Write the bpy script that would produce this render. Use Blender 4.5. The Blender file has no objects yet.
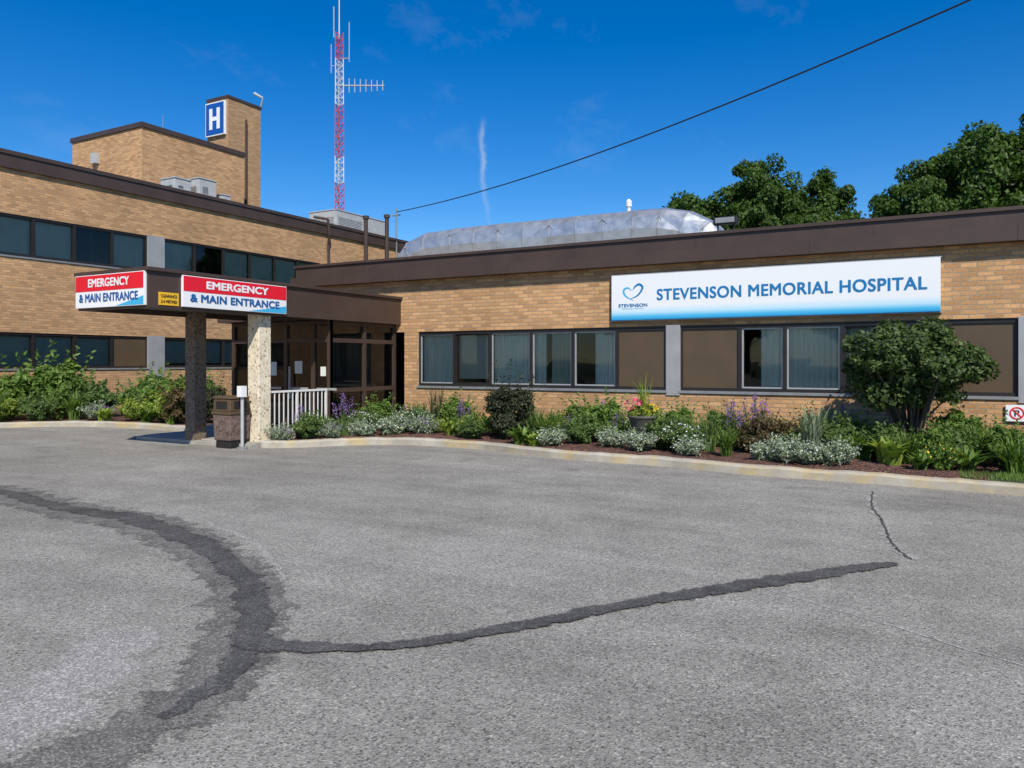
import bpy, math, random
import numpy as np
from mathutils import Vector
random.seed(7); rng=np.random.default_rng(7)
S=bpy.context.scene
COL=S.collection
S.view_settings.view_transform='Standard'
S.view_settings.look='None'; S.view_settings.exposure=0

# ---------------------------------------------------------------- materials
def nodes(name):
    m=bpy.data.materials.new(name); m.use_nodes=True
    nt=m.node_tree; b=nt.nodes['Principled BSDF']; return m,nt,b
def N(nt,t,**kw):
    n=nt.nodes.new(t)
    for k,v in kw.items(): setattr(n,k,v)
    return n
def ramp(nt,fac,stops):
    r=N(nt,'ShaderNodeValToRGB'); e=r.color_ramp.elements
    while len(e)<len(stops): e.new(0.5)
    for i,(p,c) in enumerate(stops):
        e[i].position=p
        c3=c if isinstance(c,tuple) else (c,c,c)
        e[i].color=c3+(1,)
    nt.links.new(fac,r.inputs[0]); return r.outputs[0]
def noise(nt,vec,scale,detail=4,rough=.55):
    n=N(nt,'ShaderNodeTexNoise'); n.inputs['Scale'].default_value=scale; n.inputs['Detail'].default_value=detail; n.inputs['Roughness'].default_value=rough
    if vec is not None: nt.links.new(vec,n.inputs['Vector'])
    return n.outputs['Fac']
def mixc(nt,fac,a,b,mode='MIX'):
    m=N(nt,'ShaderNodeMix',data_type='RGBA',blend_type=mode)
    def put(i,v):
        if hasattr(v,'is_output'): nt.links.new(v,m.inputs[i])
        elif isinstance(v,tuple): m.inputs[i].default_value=v+(1,) if len(v)==3 else v
        else: m.inputs[i].default_value=v
    put(0,fac); put(6,a); put(7,b); return m.outputs[2]
def bump(nt,b,h,strength=.4,dist=.01):
    n=N(nt,'ShaderNodeBump'); n.inputs['Strength'].default_value=strength; n.inputs['Distance'].default_value=dist
    nt.links.new(h,n.inputs['Height']); nt.links.new(n.outputs[0],b.inputs['Normal'])
def simple(name,c,rough=.6,metal=0,var=.18,scale=3,bmp=.15,bscale=60,spec=.4):
    m,nt,b=nodes(name)
    tc=N(nt,'ShaderNodeTexCoord'); v=tc.outputs['Object']
    f=noise(nt,v,scale,4,.6)
    lo=tuple(x*(1-var) for x in c); hi=tuple(min(1,x*(1+var)) for x in c)
    nt.links.new(ramp(nt,f,[(.3,lo),(.7,hi)]),b.inputs['Base Color'])
    b.inputs['Roughness'].default_value=rough; b.inputs['Metallic'].default_value=metal
    b.inputs['Specular IOR Level'].default_value=spec
    if bmp>0: bump(nt,b,noise(nt,v,bscale,3),bmp,.004)
    return m
def brickmat(name,c1,c2,mortar):
    m,nt,b=nodes(name)
    uv=N(nt,'ShaderNodeTexCoord').outputs['UV']
    t=N(nt,'ShaderNodeTexBrick'); nt.links.new(uv,t.inputs['Vector'])
    t.inputs['Scale'].default_value=1; t.inputs['Brick Width'].default_value=.235; t.inputs['Row Height'].default_value=.0765
    t.inputs['Mortar Size'].default_value=.009; t.inputs['Mortar Smooth'].default_value=.2; t.inputs['Bias'].default_value=0
    t.inputs['Color1'].default_value=c1+(1,); t.inputs['Color2'].default_value=c2+(1,); t.inputs['Mortar'].default_value=mortar+(1,)
    big=ramp(nt,noise(nt,uv,.55,4,.6),[(.3,.86),(.7,1.1)])
    fine=ramp(nt,noise(nt,uv,22,4,.7),[(.25,.80),(.75,1.2)])
    c=mixc(nt,1.0,t.outputs['Color'],big,'MULTIPLY'); c=mixc(nt,1.0,c,fine,'MULTIPLY')
    sp=N(nt,'ShaderNodeSeparateXYZ'); nt.links.new(uv,sp.inputs[0])
    stain=ramp(nt,sp.outputs[1],[(0.0,.75),(.05,.88),(.3,1.0)])
    c=mixc(nt,1.0,c,stain,'MULTIPLY')
    nt.links.new(c,b.inputs['Base Color']); b.inputs['Roughness'].default_value=.88; b.inputs['Specular IOR Level'].default_value=.25
    inv=N(nt,'ShaderNodeMath',operation='SUBTRACT'); inv.inputs[0].default_value=1; nt.links.new(t.outputs['Fac'],inv.inputs[1])
    bump(nt,b,inv.outputs[0],.8,.009)
    return m
def leafmat(name,lo,hi,trans=.3,rough=.5):
    m=bpy.data.materials.new(name); m.use_nodes=True; nt=m.node_tree; b=nt.nodes['Principled BSDF']; out=nt.nodes['Material Output']
    g=N(nt,'ShaderNodeNewGeometry')
    c=ramp(nt,g.outputs['Random Per Island'],[(0,lo),(1,hi)])
    tc=N(nt,'ShaderNodeTexCoord'); f=ramp(nt,noise(nt,tc.outputs['Object'],1.3,2),[(.3,.7),(.7,1.25)])
    c=mixc(nt,1.0,c,f,'MULTIPLY')
    nt.links.new(c,b.inputs['Base Color']); b.inputs['Roughness'].default_value=rough; b.inputs['Specular IOR Level'].default_value=.3
    t=N(nt,'ShaderNodeBsdfTranslucent'); nt.links.new(mixc(nt,1.0,c,(1.1,1.25,.5),'MULTIPLY'),t.inputs[0])
    mx=N(nt,'ShaderNodeMixShader'); mx.inputs[0].default_value=trans
    nt.links.new(b.outputs[0],mx.inputs[1]); nt.links.new(t.outputs[0],mx.inputs[2]); nt.links.new(mx.outputs[0],out.inputs[0])
    return m

M={}
M['brick']=brickmat('buff_brick',(.66,.375,.175),(.42,.225,.10),(.36,.285,.20))
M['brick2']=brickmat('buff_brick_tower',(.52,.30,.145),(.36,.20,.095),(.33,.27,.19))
M['brown']=simple('brown_metal',(.066,.043,.034),.42,0,.15,1.5,.05)
M['brownp']=simple('brown_panel',(.10,.068,.040),.38,0,.10,2,.03)
M['frame']=simple('dark_window_frame',(.022,.019,.018),.4,0,.1,5,.0)
M['alu']=simple('aluminium_frame',(.42,.43,.43),.4,.3,.1,5,.0)
M['silver']=simple('silver_panel',(.36,.36,.36),.45,.2,.12,2,.05)
M['white']=simple('white_paint',(.74,.74,.71),.45,0,.08,4,.05)
M['grey']=simple('grey_metal',(.28,.29,.29),.5,.3,.15,4,.05)
M['lgrey']=simple('light_grey_metal',(.42,.43,.43),.5,0,.12,4,.05)
M['black']=simple('black_plastic',(.02,.02,.02),.45,0,.1,4,.0)
M['red']=simple('sign_red',(.74,.012,.03),.35,0,.04,2,.0)
M['signwhite']=simple('sign_white',(.82,.83,.83),.35,0,.03,2,.0)
M['blue']=simple('sign_blue',(.012,.11,.34),.35,0,.04,2,.0)
M['teal']=simple('sign_teal_blue',(.012,.18,.42),.35,0,.04,2,.0)
M['cyan']=simple('sign_cyan',(.05,.42,.70),.35,0,.04,2,.0)
M['hblue']=simple('h_sign_blue',(.01,.09,.38),.35,0,.04,2,.0)
M['yellow']=simple('sign_yellow',(.8,.45,.02),.4,0,.04,2,.0)
M['concrete']=simple('concrete',(.36,.34,.295),.9,0,.22,2.2,.35,90)
M['soffit']=simple('soffit',(.16,.14,.12),.8,0,.1,2,.05)
M['interior']=simple('interior_wall',(.16,.15,.13),.9,0,.2,1,.0)
M['curtain']=simple('curtain_cloth',(.72,.74,.65),.9,0,.05,2,.0)
M['curtain2']=simple('blind_cloth',(.43,.46,.38),.9,0,.10,2,.0)
M['mastred']=simple('mast_red',(.50,.07,.07),.5,0,.15,3,.0)
M['mastwhite']=simple('mast_white',(.62,.60,.60),.5,0,.12,3,.0)
M['bark']=simple('bark',(.10,.075,.055),.95,0,.3,6,.6,20)
M['wood']=simple('pole_wood',(.14,.10,.07),.9,0,.25,4,.4,30)
M['roofing']=simple('gravel_roofing',(.22,.21,.20),.95,0,.2,3,.3,60)
M['urn']=simple('urn_stone',(.11,.10,.09),.8,0,.2,8,.2)
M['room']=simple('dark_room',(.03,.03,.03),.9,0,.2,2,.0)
M['paper']=simple('paper_notice',(.75,.75,.7),.8,0,.05,2,.0)

m,nt,b=nodes('duct_foil'); v=N(nt,'ShaderNodeTexCoord').outputs['Object']
nt.links.new(ramp(nt,noise(nt,v,2.5,5,.65),[(.3,(.46,.47,.47)),(.7,(.68,.69,.69))]),b.inputs['Base Color'])
b.inputs['Metallic'].default_value=.7; nt.links.new(ramp(nt,noise(nt,v,5,4),[(.3,.30),(.7,.48)]),b.inputs['Roughness']); bump(nt,b,noise(nt,v,3,3),.25,.03); M['duct']=m
def pebble(name,c1,c2,c3):
    m,nt,b=nodes(name); v=N(nt,'ShaderNodeTexCoord').outputs['Object']
    vo=N(nt,'ShaderNodeTexVoronoi'); vo.inputs['Scale'].default_value=30; nt.links.new(v,vo.inputs['Vector'])
    sp=N(nt,'ShaderNodeSeparateColor'); nt.links.new(vo.outputs['Color'],sp.inputs[0])
    c=ramp(nt,sp.outputs[0],[(0,c1),(.16,c2),(1,c3)])
    c=mixc(nt,1,c,ramp(nt,noise(nt,v,6,4),[(.3,.85),(.7,1.1)]),'MULTIPLY')
    nt.links.new(c,b.inputs['Base Color']); b.inputs['Roughness'].default_value=.85; bump(nt,b,vo.outputs['Distance'],.4,.008); return m
M['pebble']=pebble('pebble_aggregate',(.34,.24,.14),(.68,.59,.43),(.80,.72,.56))
M['pebbleshade']=pebble('shaded_pebble_aggregate',(.07,.05,.035),(.15,.11,.08),(.24,.19,.14))  # darker pebble copy for the left column, canopy shade put into its colour
M['pebbledark']=pebble('bin_aggregate',(.06,.04,.037),(.12,.078,.066),(.20,.145,.12))
m=bpy.data.materials.new('window_glass'); m.use_nodes=True; nt=m.node_tree; nt.nodes.clear()
o=N(nt,'ShaderNodeOutputMaterial'); tr=N(nt,'ShaderNodeBsdfTransparent'); tr.inputs[0].default_value=(.84,.87,.84,1)
gl=N(nt,'ShaderNodeBsdfGlossy'); gl.inputs['Roughness'].default_value=.02; gl.inputs[0].default_value=(.9,.9,.9,1)
fr=N(nt,'ShaderNodeFresnel'); fr.inputs[0].default_value=1.5
tcg=N(nt,'ShaderNodeTexCoord'); bp=N(nt,'ShaderNodeBump'); bp.inputs['Strength'].default_value=.06; bp.inputs['Distance'].default_value=.02
nt.links.new(noise(nt,tcg.outputs['Object'],.9,1),bp.inputs['Height']); nt.links.new(bp.outputs[0],gl.inputs['Normal'])
mx=N(nt,'ShaderNodeMixShader'); nt.links.new(fr.outputs[0],mx.inputs[0]); nt.links.new(tr.outputs[0],mx.inputs[1]); nt.links.new(gl.outputs[0],mx.inputs[2]); nt.links.new(mx.outputs[0],o.inputs[0]); M['glass']=m
# asphalt
m,nt,b=nodes('asphalt'); v=N(nt,'ShaderNodeTexCoord').outputs['Object']
c=ramp(nt,noise(nt,v,.28,5,.65),[(.32,(.262,.247,.216)),(.5,(.31,.294,.258)),(.68,(.365,.347,.308))])
c=mixc(nt,1,c,ramp(nt,noise(nt,v,1.7,6,.75),[(.3,.80),(.5,1.0),(.72,1.13)]),'MULTIPLY')
vo=N(nt,'ShaderNodeTexVoronoi'); vo.inputs['Scale'].default_value=100; nt.links.new(v,vo.inputs['Vector'])
sp=N(nt,'ShaderNodeSeparateColor'); nt.links.new(vo.outputs['Color'],sp.inputs[0])
c=mixc(nt,1,c,ramp(nt,sp.outputs[0],[(0,.35),(.2,.82),(.6,1.0),(.9,1.15),(1,1.6)]),'MULTIPLY')
c=mixc(nt,1,c,ramp(nt,noise(nt,v,30,4,.75),[(.3,.72),(.7,1.22)]),'MULTIPLY')
v2=N(nt,'ShaderNodeTexVoronoi'); v2.inputs['Scale'].default_value=32; nt.links.new(v,v2.inputs['Vector'])
c=mixc(nt,1,c,ramp(nt,v2.outputs['Distance'],[(.05,.45),(.17,1.0)]),'MULTIPLY')
mp=N(nt,'ShaderNodeMapping'); mp.inputs['Scale'].default_value=(.25,1.6,1); mp.inputs['Rotation'].default_value=(0,0,.25); nt.links.new(v,mp.inputs[0])
c=mixc(nt,1,c,ramp(nt,noise(nt,mp.outputs[0],1.0,4,.6),[(.35,.88),(.65,1.08)]),'MULTIPLY')
c=mixc(nt,ramp(nt,noise(nt,v,.9,3,.5),[(.66,0.0),(.75,.45)]),c,(.12,.11,.098))
nt.links.new(c,b.inputs['Base Color']); b.inputs['Roughness'].default_value=.9; b.inputs['Specular IOR Level'].default_value=.2
bump(nt,b,vo.outputs['Distance'],.5,.007); M['asphalt']=m
def patchmat(name,lo,hi,edge=.75,alpha=1.0):
    m,nt,b=nodes(name); v=N(nt,'ShaderNodeTexCoord').outputs['Object']
    c=ramp(nt,noise(nt,v,2.6,6,.75),[(.3,lo),(.72,hi)])
    vo=N(nt,'ShaderNodeTexVoronoi'); vo.inputs['Scale'].default_value=110; nt.links.new(v,vo.inputs['Vector'])
    sp=N(nt,'ShaderNodeSeparateColor'); nt.links.new(vo.outputs['Color'],sp.inputs[0])
    c=mixc(nt,1,c,ramp(nt,sp.outputs[0],[(0,.55),(.8,1.1),(1,1.8)]),'MULTIPLY')
    uv=N(nt,'ShaderNodeTexCoord').outputs['UV']; s=N(nt,'ShaderNodeSeparateXYZ'); nt.links.new(uv,s.inputs[0])
    a=N(nt,'ShaderNodeMath',operation='ADD'); nt.links.new(s.outputs[0],a.inputs[0])
    n1=ramp(nt,noise(nt,v,5,7,.8),[(.25,-.0),(.75,edge)]); nt.links.new(n1,a.inputs[1])
    al=ramp(nt,a.outputs[0],[(.82,alpha),(.96,0.0)]); nt.links.new(al,b.inputs['Alpha'])
    nt.links.new(c,b.inputs['Base Color']); b.inputs['Roughness'].default_value=.85; b.inputs['Specular IOR Level'].default_value=.2; bump(nt,b,noise(nt,v,70,2),.4,.005)
    return m
M['tar']=patchmat('asphalt_patch',(.115,.110,.100),(.25,.24,.215),.8)
M['tardark']=patchmat('crack_sealant',(.055,.053,.050),(.14,.135,.125),.8)
M['scuff']=patchmat('worn_asphalt',(.38,.365,.33),(.50,.48,.44),.85,.75)
m,nt,b=nodes('grass'); v=N(nt,'ShaderNodeTexCoord').outputs['Object']
c=ramp(nt,noise(nt,v,1.5,5,.7),[(.3,(.045,.075,.02)),(.7,(.09,.12,.035))]); nt.links.new(c,b.inputs['Base Color']); b.inputs['Roughness'].default_value=.95; bump(nt,b,noise(nt,v,40,3),.8,.03); M['grass']=m
m,nt,b=nodes('bark_mulch'); v=N(nt,'ShaderNodeTexCoord').outputs['Object']
vo=N(nt,'ShaderNodeTexVoronoi'); vo.inputs['Scale'].default_value=32; nt.links.new(v,vo.inputs['Vector'])
sp=N(nt,'ShaderNodeSeparateColor'); nt.links.new(vo.outputs['Color'],sp.inputs[0])
c=ramp(nt,sp.outputs[0],[(0,(.045,.022,.016)),(.6,(.14,.062,.044)),(1,(.24,.12,.085))])
nt.links.new(c,b.inputs['Base Color']); b.inputs['Roughness'].default_value=.95; bump(nt,b,vo.outputs['Distance'],1,.03); M['mulch']=m
m,nt,b=nodes('kerb_concrete'); v=N(nt,'ShaderNodeTexCoord').outputs['Object']
c=ramp(nt,noise(nt,v,2.5,6,.65),[(.3,(.32,.29,.235)),(.7,(.50,.465,.39))])
c=mixc(nt,ramp(nt,noise(nt,v,1.7,6,.75),[(.45,0.0),(.6,.6)]),c,(.50,.36,.13))
nt.links.new(c,b.inputs['Base Color']); b.inputs['Roughness'].default_value=.92; bump(nt,b,noise(nt,v,50,4),.5,.008); M['kerb']=m
m,nt,b=nodes('hospital_sign_face'); uv=N(nt,'ShaderNodeTexCoord').outputs['Object']; s=N(nt,'ShaderNodeSeparateXYZ'); nt.links.new(uv,s.inputs[0])
mr=N(nt,'ShaderNodeMapRange'); mr.inputs[1].default_value=2.44; mr.inputs[2].default_value=2.72; nt.links.new(s.outputs[2],mr.inputs[0])
nt.links.new(ramp(nt,mr.outputs[0],[(0,(.02,.30,.62)),(.22,(.08,.48,.75)),(.5,(.50,.74,.86)),(.9,(.80,.82,.83))]),b.inputs['Base Color']); b.inputs['Roughness'].default_value=.35; M['signface']=m

M['leaf_tree']=leafmat('tree_leaves',(.036,.080,.013),(.105,.18,.032),.4)
M['leaf_bush']=leafmat('bush_leaves',(.040,.070,.020),(.12,.175,.05),.3)
M['leaf_green']=leafmat('green_leaves',(.080,.155,.028),(.21,.32,.065),.35)
M['leaf_mid']=leafmat('mid_green_leaves',(.065,.12,.03),(.17,.25,.07),.3)
M['leaf_lime']=leafmat('lime_leaves',(.17,.26,.04),(.36,.44,.08),.35)
M['leaf_silver']=leafmat('silver_leaves',(.18,.24,.14),(.40,.46,.32),.2)
M['leaf_dark']=leafmat('dark_leaves',(.024,.034,.018),(.065,.075,.036),.15)
M['leaf_burg']=leafmat('burgundy_leaves',(.055,.038,.02),(.16,.11,.045),.2)
M['fl_white']=leafmat('white_petals',(.6,.62,.58),(.85,.85,.82),.2)
M['fl_purple']=leafmat('purple_petals',(.16,.07,.30),(.34,.18,.5),.2)
M['fl_pink']=leafmat('pink_petals',(.7,.06,.16),(.85,.2,.3),.2)
M['fl_yellow']=leafmat('yellow_petals',(.75,.5,.03),(.85,.68,.08),.2)

# ---------------------------------------------------------------- mesh builder
def empty(name,loc=(0,0,0)):
    o=bpy.data.objects.new(name,None); o.location=loc; COL.objects.link(o); return o
class MB:
    def __init__(s): s.v=[];s.f=[];s.m=[];s.mats=[]
    def mi(s,mat):
        if mat not in s.mats: s.mats.append(mat)
        return s.mats.index(mat)
    def box(s,x0,x1,y0,y1,z0,z1,mat):
        x0,x1=sorted((x0,x1)); y0,y1=sorted((y0,y1)); z0,z1=sorted((z0,z1))
        k=len(s.v); s.v+=[(x0,y0,z0),(x1,y0,z0),(x1,y1,z0),(x0,y1,z0),(x0,y0,z1),(x1,y0,z1),(x1,y1,z1),(x0,y1,z1)]
        s.f+=[tuple(k+i for i in q) for q in ((0,3,2,1),(4,5,6,7),(0,1,5,4),(1,2,6,5),(2,3,7,6),(3,0,4,7))]; s.m+=[s.mi(mat)]*6
        return s
    def tube(s,p0,p1,r0,r1,mat,n=8,caps=True):
        p0=Vector(p0);p1=Vector(p1); d=(p1-p0).normalized(); a=d.orthogonal().normalized(); b=d.cross(a); k=len(s.v)
        for p,r in ((p0,r0),(p1,r1)):
            for i in range(n):
                t=2*math.pi*i/n; s.v.append(tuple(p+a*math.cos(t)*r+b*math.sin(t)*r))
        mi=s.mi(mat)
        for i in range(n): s.f.append((k+i,k+(i+1)%n,k+n+(i+1)%n,k+n+i)); s.m.append(mi)
        if caps: s.f.append(tuple(k+i for i in reversed(range(n)))); s.f.append(tuple(k+n+i for i in range(n))); s.m+=[mi,mi]
        return s
    def path(s,pts,rs,mat,n=8):
        for i in range(len(pts)-1): s.tube(pts[i],pts[i+1],rs[i],rs[i+1],mat,n)
        return s
    def face(s,pts,mat):
        k=len(s.v); s.v+=[tuple(p) for p in pts]; s.f.append(tuple(range(k,k+len(pts)))); s.m.append(s.mi(mat)); return s
    def lathe(s,cx,cy,prof,mat,n=16):
        k=len(s.v)
        for r,z in prof:
            for i in range(n):
                t=2*math.pi*i/n; s.v.append((cx+r*math.cos(t),cy+r*math.sin(t),z))
        mi=s.mi(mat)
        for j in range(len(prof)-1):
            for i in range(n): s.f.append((k+j*n+i,k+j*n+(i+1)%n,k+(j+1)*n+(i+1)%n,k+(j+1)*n+i)); s.m.append(mi)
        s.f.append(tuple(k+(len(prof)-1)*n+i for i in range(n))); s.m.append(mi); return s
    def mesh(s,name,smooth=False,uv=True):
        me=bpy.data.meshes.new(name); me.from_pydata(s.v,[],s.f)
        for q in s.mats: me.materials.append(M[q])
        me.polygons.foreach_set('material_index',s.m)
        if smooth: me.polygons.foreach_set('use_smooth',[True]*len(s.f))
        if uv:
            l=me.uv_layers.new(name='UVMap'); me.update()
            for p in me.polygons:
                n=p.normal; ax,ay,az=abs(n.x),abs(n.y),abs(n.z)
                for li in p.loop_indices:
                    c=me.vertices[me.loops[li].vertex_index].co
                    l.data[li].uv=(c.x,c.y) if az>ax and az>ay else ((c.y,c.z) if ax>ay else (c.x,c.z))
        return me
    def obj(s,name,parent=None,smooth=False,bevel=0):
        o=bpy.data.objects.new(name,s.mesh(name,smooth)); COL.objects.link(o)
        if parent: o.parent=parent
        if bevel:
            b=o.modifiers.new('Bevel','BEVEL'); b.width=bevel; b.segments=2; b.limit_method='ANGLE'
        return o

def text(name,body,mat,width,height,loc,rot,parent,bold=.0,space=1.0):
    c=bpy.data.curves.new(name,'FONT'); c.body=body; c.size=1; c.align_x='CENTER'; c.align_y='CENTER'; c.space_character=space
    o=bpy.data.objects.new(name,c); COL.objects.link(o); bpy.context.view_layer.update()
    me=bpy.data.meshes.new_from_object(o); bpy.data.objects.remove(o)
    V0=[v.co.copy() for v in me.vertices]; F0=[tuple(p.vertices) for p in me.polygons]
    xs=[v.x for v in V0]; ys=[v.y for v in V0]
    cx=(min(xs)+max(xs))/2; cy=(min(ys)+max(ys))/2; sx=(width-2*bold)/(max(xs)-min(xs)); sy=(height-2*bold*.6)/(max(ys)-min(ys))
    offs=[(0,0)] if bold==0 else [(0,0),(-1,0),(1,0),(-.7,.6),(.7,.6),(-.7,-.6),(.7,-.6),(0,.6),(0,-.6)]
    vs=[];fs=[]
    for k,(dx,dy) in enumerate(offs):
        b0=len(vs); vs+=[((v.x-cx)*sx+dx*bold,(v.y-cy)*sy+dy*bold,k*.0004) for v in V0]; fs+=[tuple(b0+i for i in f) for f in F0]
    me2=bpy.data.meshes.new(name); me2.from_pydata(vs,[],fs); me2.materials.append(M[mat])
    o=bpy.data.objects.new(name,me2); COL.objects.link(o); o.location=loc; o.rotation_euler=rot; o.parent=parent
    return o

UL=-12.7
def fb(mb,fr,a0,a1,d0,d1,z0,z1,mat):
    if fr=='F': mb.box(a0,a1,-d0,-d1,z0,z1,mat)
    elif fr=='W': mb.box(UL+d0,UL+d1,a0,a1,z0,z1,mat)
def fp(fr,a,d,z): return (a,-d,z) if fr=='F' else (UL+d,a,z)
def curtain(mb,fr,a0,a1,d,z0,z1,mat,amp=.02,per=.09):
    n=max(6,int((a1-a0)/per*6)); 
    for i in range(n):
        p=a0+(a1-a0)*i/n; q=a0+(a1-a0)*(i+1)/n
        dp=d+amp*math.sin(p/per*6.283+1.3*math.sin(p*5)); dq=d+amp*math.sin(q/per*6.283+1.3*math.sin(q*5))
        mb.face([fp(fr,p,dp,z0),fp(fr,q,dq,z0),fp(fr,q,dq,z1),fp(fr,p,dp,z1)],mat)
def strip(parent,fr,edges,kinds,z0,z1,tag):
    f=MB(); g=MB(); c=MB(); pn=MB()
    A0,A1=edges[0],edges[-1]
    fb(f,fr,A0,A1,-.14,-.03,z1-.07,z1,'frame'); fb(f,fr,A0,A1,-.14,-.03,z0,z0+.06,'frame')
    for e in edges: fb(f,fr,max(A0,e-.035),min(A1,e+.035),-.141,-.028,z0+.06,z1-.07,'frame')
    fb(f,fr,A0-.02,A1+.02,-.1,.035,z0-.05,z0-.002,'grey')
    for i,k in enumerate(kinds):
        a0,a1=edges[i]+.035,edges[i+1]-.035; w=a1-a0; zb,zt=z0+.06,z1-.07
        if k=='p': fb(pn,fr,a0,a1,-.12,-.06,zb,zt,'brownp'); continue
        tl=random.uniform(-.004,.004)
        g.face([fp(fr,a0,-.084+tl,zb),fp(fr,a1,-.084-tl,zb),fp(fr,a1,-.084,zt),fp(fr,a0,-.084,zt)],'glass')
        t=.028; fm='alu' if k in 'ABC' else 'frame'
        fb(f,fr,a0,a0+t,-.10,-.06,zb,zt,fm); fb(f,fr,a1-t,a1,-.10,-.06,zb,zt,fm); fb(f,fr,a0+t,a1-t,-.10,-.06,zb,zb+t,fm); fb(f,fr,a0+t,a1-t,-.10,-.06,zt-t,zt,fm)
        K=k.upper(); dc=-.17
        if k=='x': continue
        if K=='A': curtain(c,fr,a0,a1,dc,zb,zt,'curtain')
        if K=='B': curtain(c,fr,a0,a0+w*.30,dc,zb,zt,'curtain'); curtain(c,fr,a0+w*.45,a1,dc,zb,zt,'curtain2')
        if K=='C': curtain(c,fr,a0+w*.45,a1,dc,zb,zt,'curtain')
        if K=='D': curtain(c,fr,a0,a1,dc,zb+(zt-zb)*random.choice((.02,.02,.1)),zt,'curtain2',.004,.3)
        if K=='E': curtain(c,fr,a0,a1,dc,zb+(zt-zb)*.45,zt,'curtain2',.004,.3)
    f.obj('window_frame_'+tag,parent); g.obj('window_glass_'+tag,parent)
    if c.f: c.obj('curtain_'+tag,parent)
    if pn.f: pn.obj('brown_panel_'+tag,parent)

# ---------------------------------------------------------------- ground
g=MB().box(-900,900,-900,900,-.5,-.02,'grass'); g.obj('ground')
lot=MB(); lot.face([(-16,-70,0),(60,-70,0),(60,-1,0),(-16,-1,0)],'asphalt'); lot.obj('parking_lot')

def catmull(pts,n=8):
    P=[Vector(p) for p in pts]; P=[P[0]*2-P[1]]+P+[P[-1]*2-P[-2]]; out=[]
    for i in range(1,len(P)-2):
        for j in range(n):
            t=j/n; a,b,c,d=P[i-1],P[i],P[i+1],P[i+2]
            out.append(.5*((2*b)+(c-a)*t+(2*a-5*b+4*c-d)*t*t+(3*b-a-3*c+d)*t**3))
    out.append(P[-2]); return out
def ribbon(name,pts,widths,mat,z=.004,n=10,jit=.25):
    L=catmull([(p[0],p[1],0) for p in pts],n); W=catmull([(w,0,0) for w in widths],n)
    me=bpy.data.meshes.new(name); vs=[];fs=[];cross=[-1,-.5,0,.5,1]
    for i,p in enumerate(L):
        d=(L[min(i+1,len(L)-1)]-L[max(i-1,0)]).normalized(); nrm=Vector((-d.y,d.x,0)); w=W[i].x*.5
        off=random.uniform(-jit,jit)*w
        for c in cross: vs.append(tuple(p+nrm*(c*w*1.5+off))[:2]+(z,))
    m=len(cross)
    for i in range(len(L)-1):
        for j in range(m-1): fs.append((i*m+j,i*m+j+1,(i+1)*m+j+1,(i+1)*m+j))
    me.from_pydata(vs,[],fs); uv=me.uv_layers.new(name='UVMap')
    for p in me.polygons:
        for li in p.loop_indices:
            vi=me.loops[li].vertex_index; i,j=divmod(vi,m); e=abs(cross[j]); 
            if i==0 or i==len(L)-1: e=1
            uv.data[li].uv=(e*.95,i*.1)
    me.materials.append(M[mat]); o=bpy.data.objects.new(name,me); COL.objects.link(o); return o
B1=[(-3,-9.1),(-.39,-9.38),(.95,-9.34),(2.54,-9.54),(3.8,-9.56),(5.16,-9.92),(6.25,-10.39),(6.87,-10.81),(7.45,-11.34),(7.76,-11.79),(7.89,-12.26),(7.9,-12.66),(7.88,-13.4),(7.7,-15)]
ribbon('asphalt_patch',B1,[.6,.7,.75,.7,.75,.65,.58,.6,.55,.5,.5,.6,.6,.6],'tar',.004,10,.12)
ribbon('asphalt_patch',[(p[0]+.02,p[1]+.03) for p in B1[1:11]],[.22,.26,.3,.34,.30,.26,.26,.26,.2,.12],'tardark',.008,10,.2)
ribbon('crack_sealant',[(7.4,-11.4),(7.99,-11.21),(8.40,-10.85),(8.77,-10.32),(9.21,-9.59),(9.72,-8.90),(10.23,-8.21),(10.67,-7.66)],[.34,.16,.15,.18,.19,.24,.25,.13],'tardark',.012,10,.12)
ribbon('pavement_crack',[(10.75,-7.5),(10.62,-6.98),(10.50,-6.4),(10.46,-5.86),(10.30,-5.1),(10.25,-4.0)],[.13,.09,.13,.08,.10,.08],'scuff',.004,10,.8)
ribbon('pavement_crack',[(10.75,-7.5),(10.60,-6.98),(10.51,-6.4),(10.44,-5.86),(10.31,-5.1),(10.25,-4.0)],[.025]*6,'tardark',.008,10,.9)
ribbon('pavement_crack',[(9.85,-8.85),(10.13,-9.0),(10.7,-9.28),(11.31,-9.6),(12.5,-10.1)],[.022]*5,'scuff',.004,10,.9)
ribbon('pavement_crack',[(6.6,-11.5),(7.05,-12.0),(7.28,-12.6),(7.2,-13.2)],[.5,.7,.8,.5],'scuff',.002,8,.2)
ribbon('pavement_crack',[(4.6,-9.3),(5.3,-9.5),(6.1,-9.9),(6.8,-10.4)],[.06,.07,.08,.05],'scuff',.002,10,.8)

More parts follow.
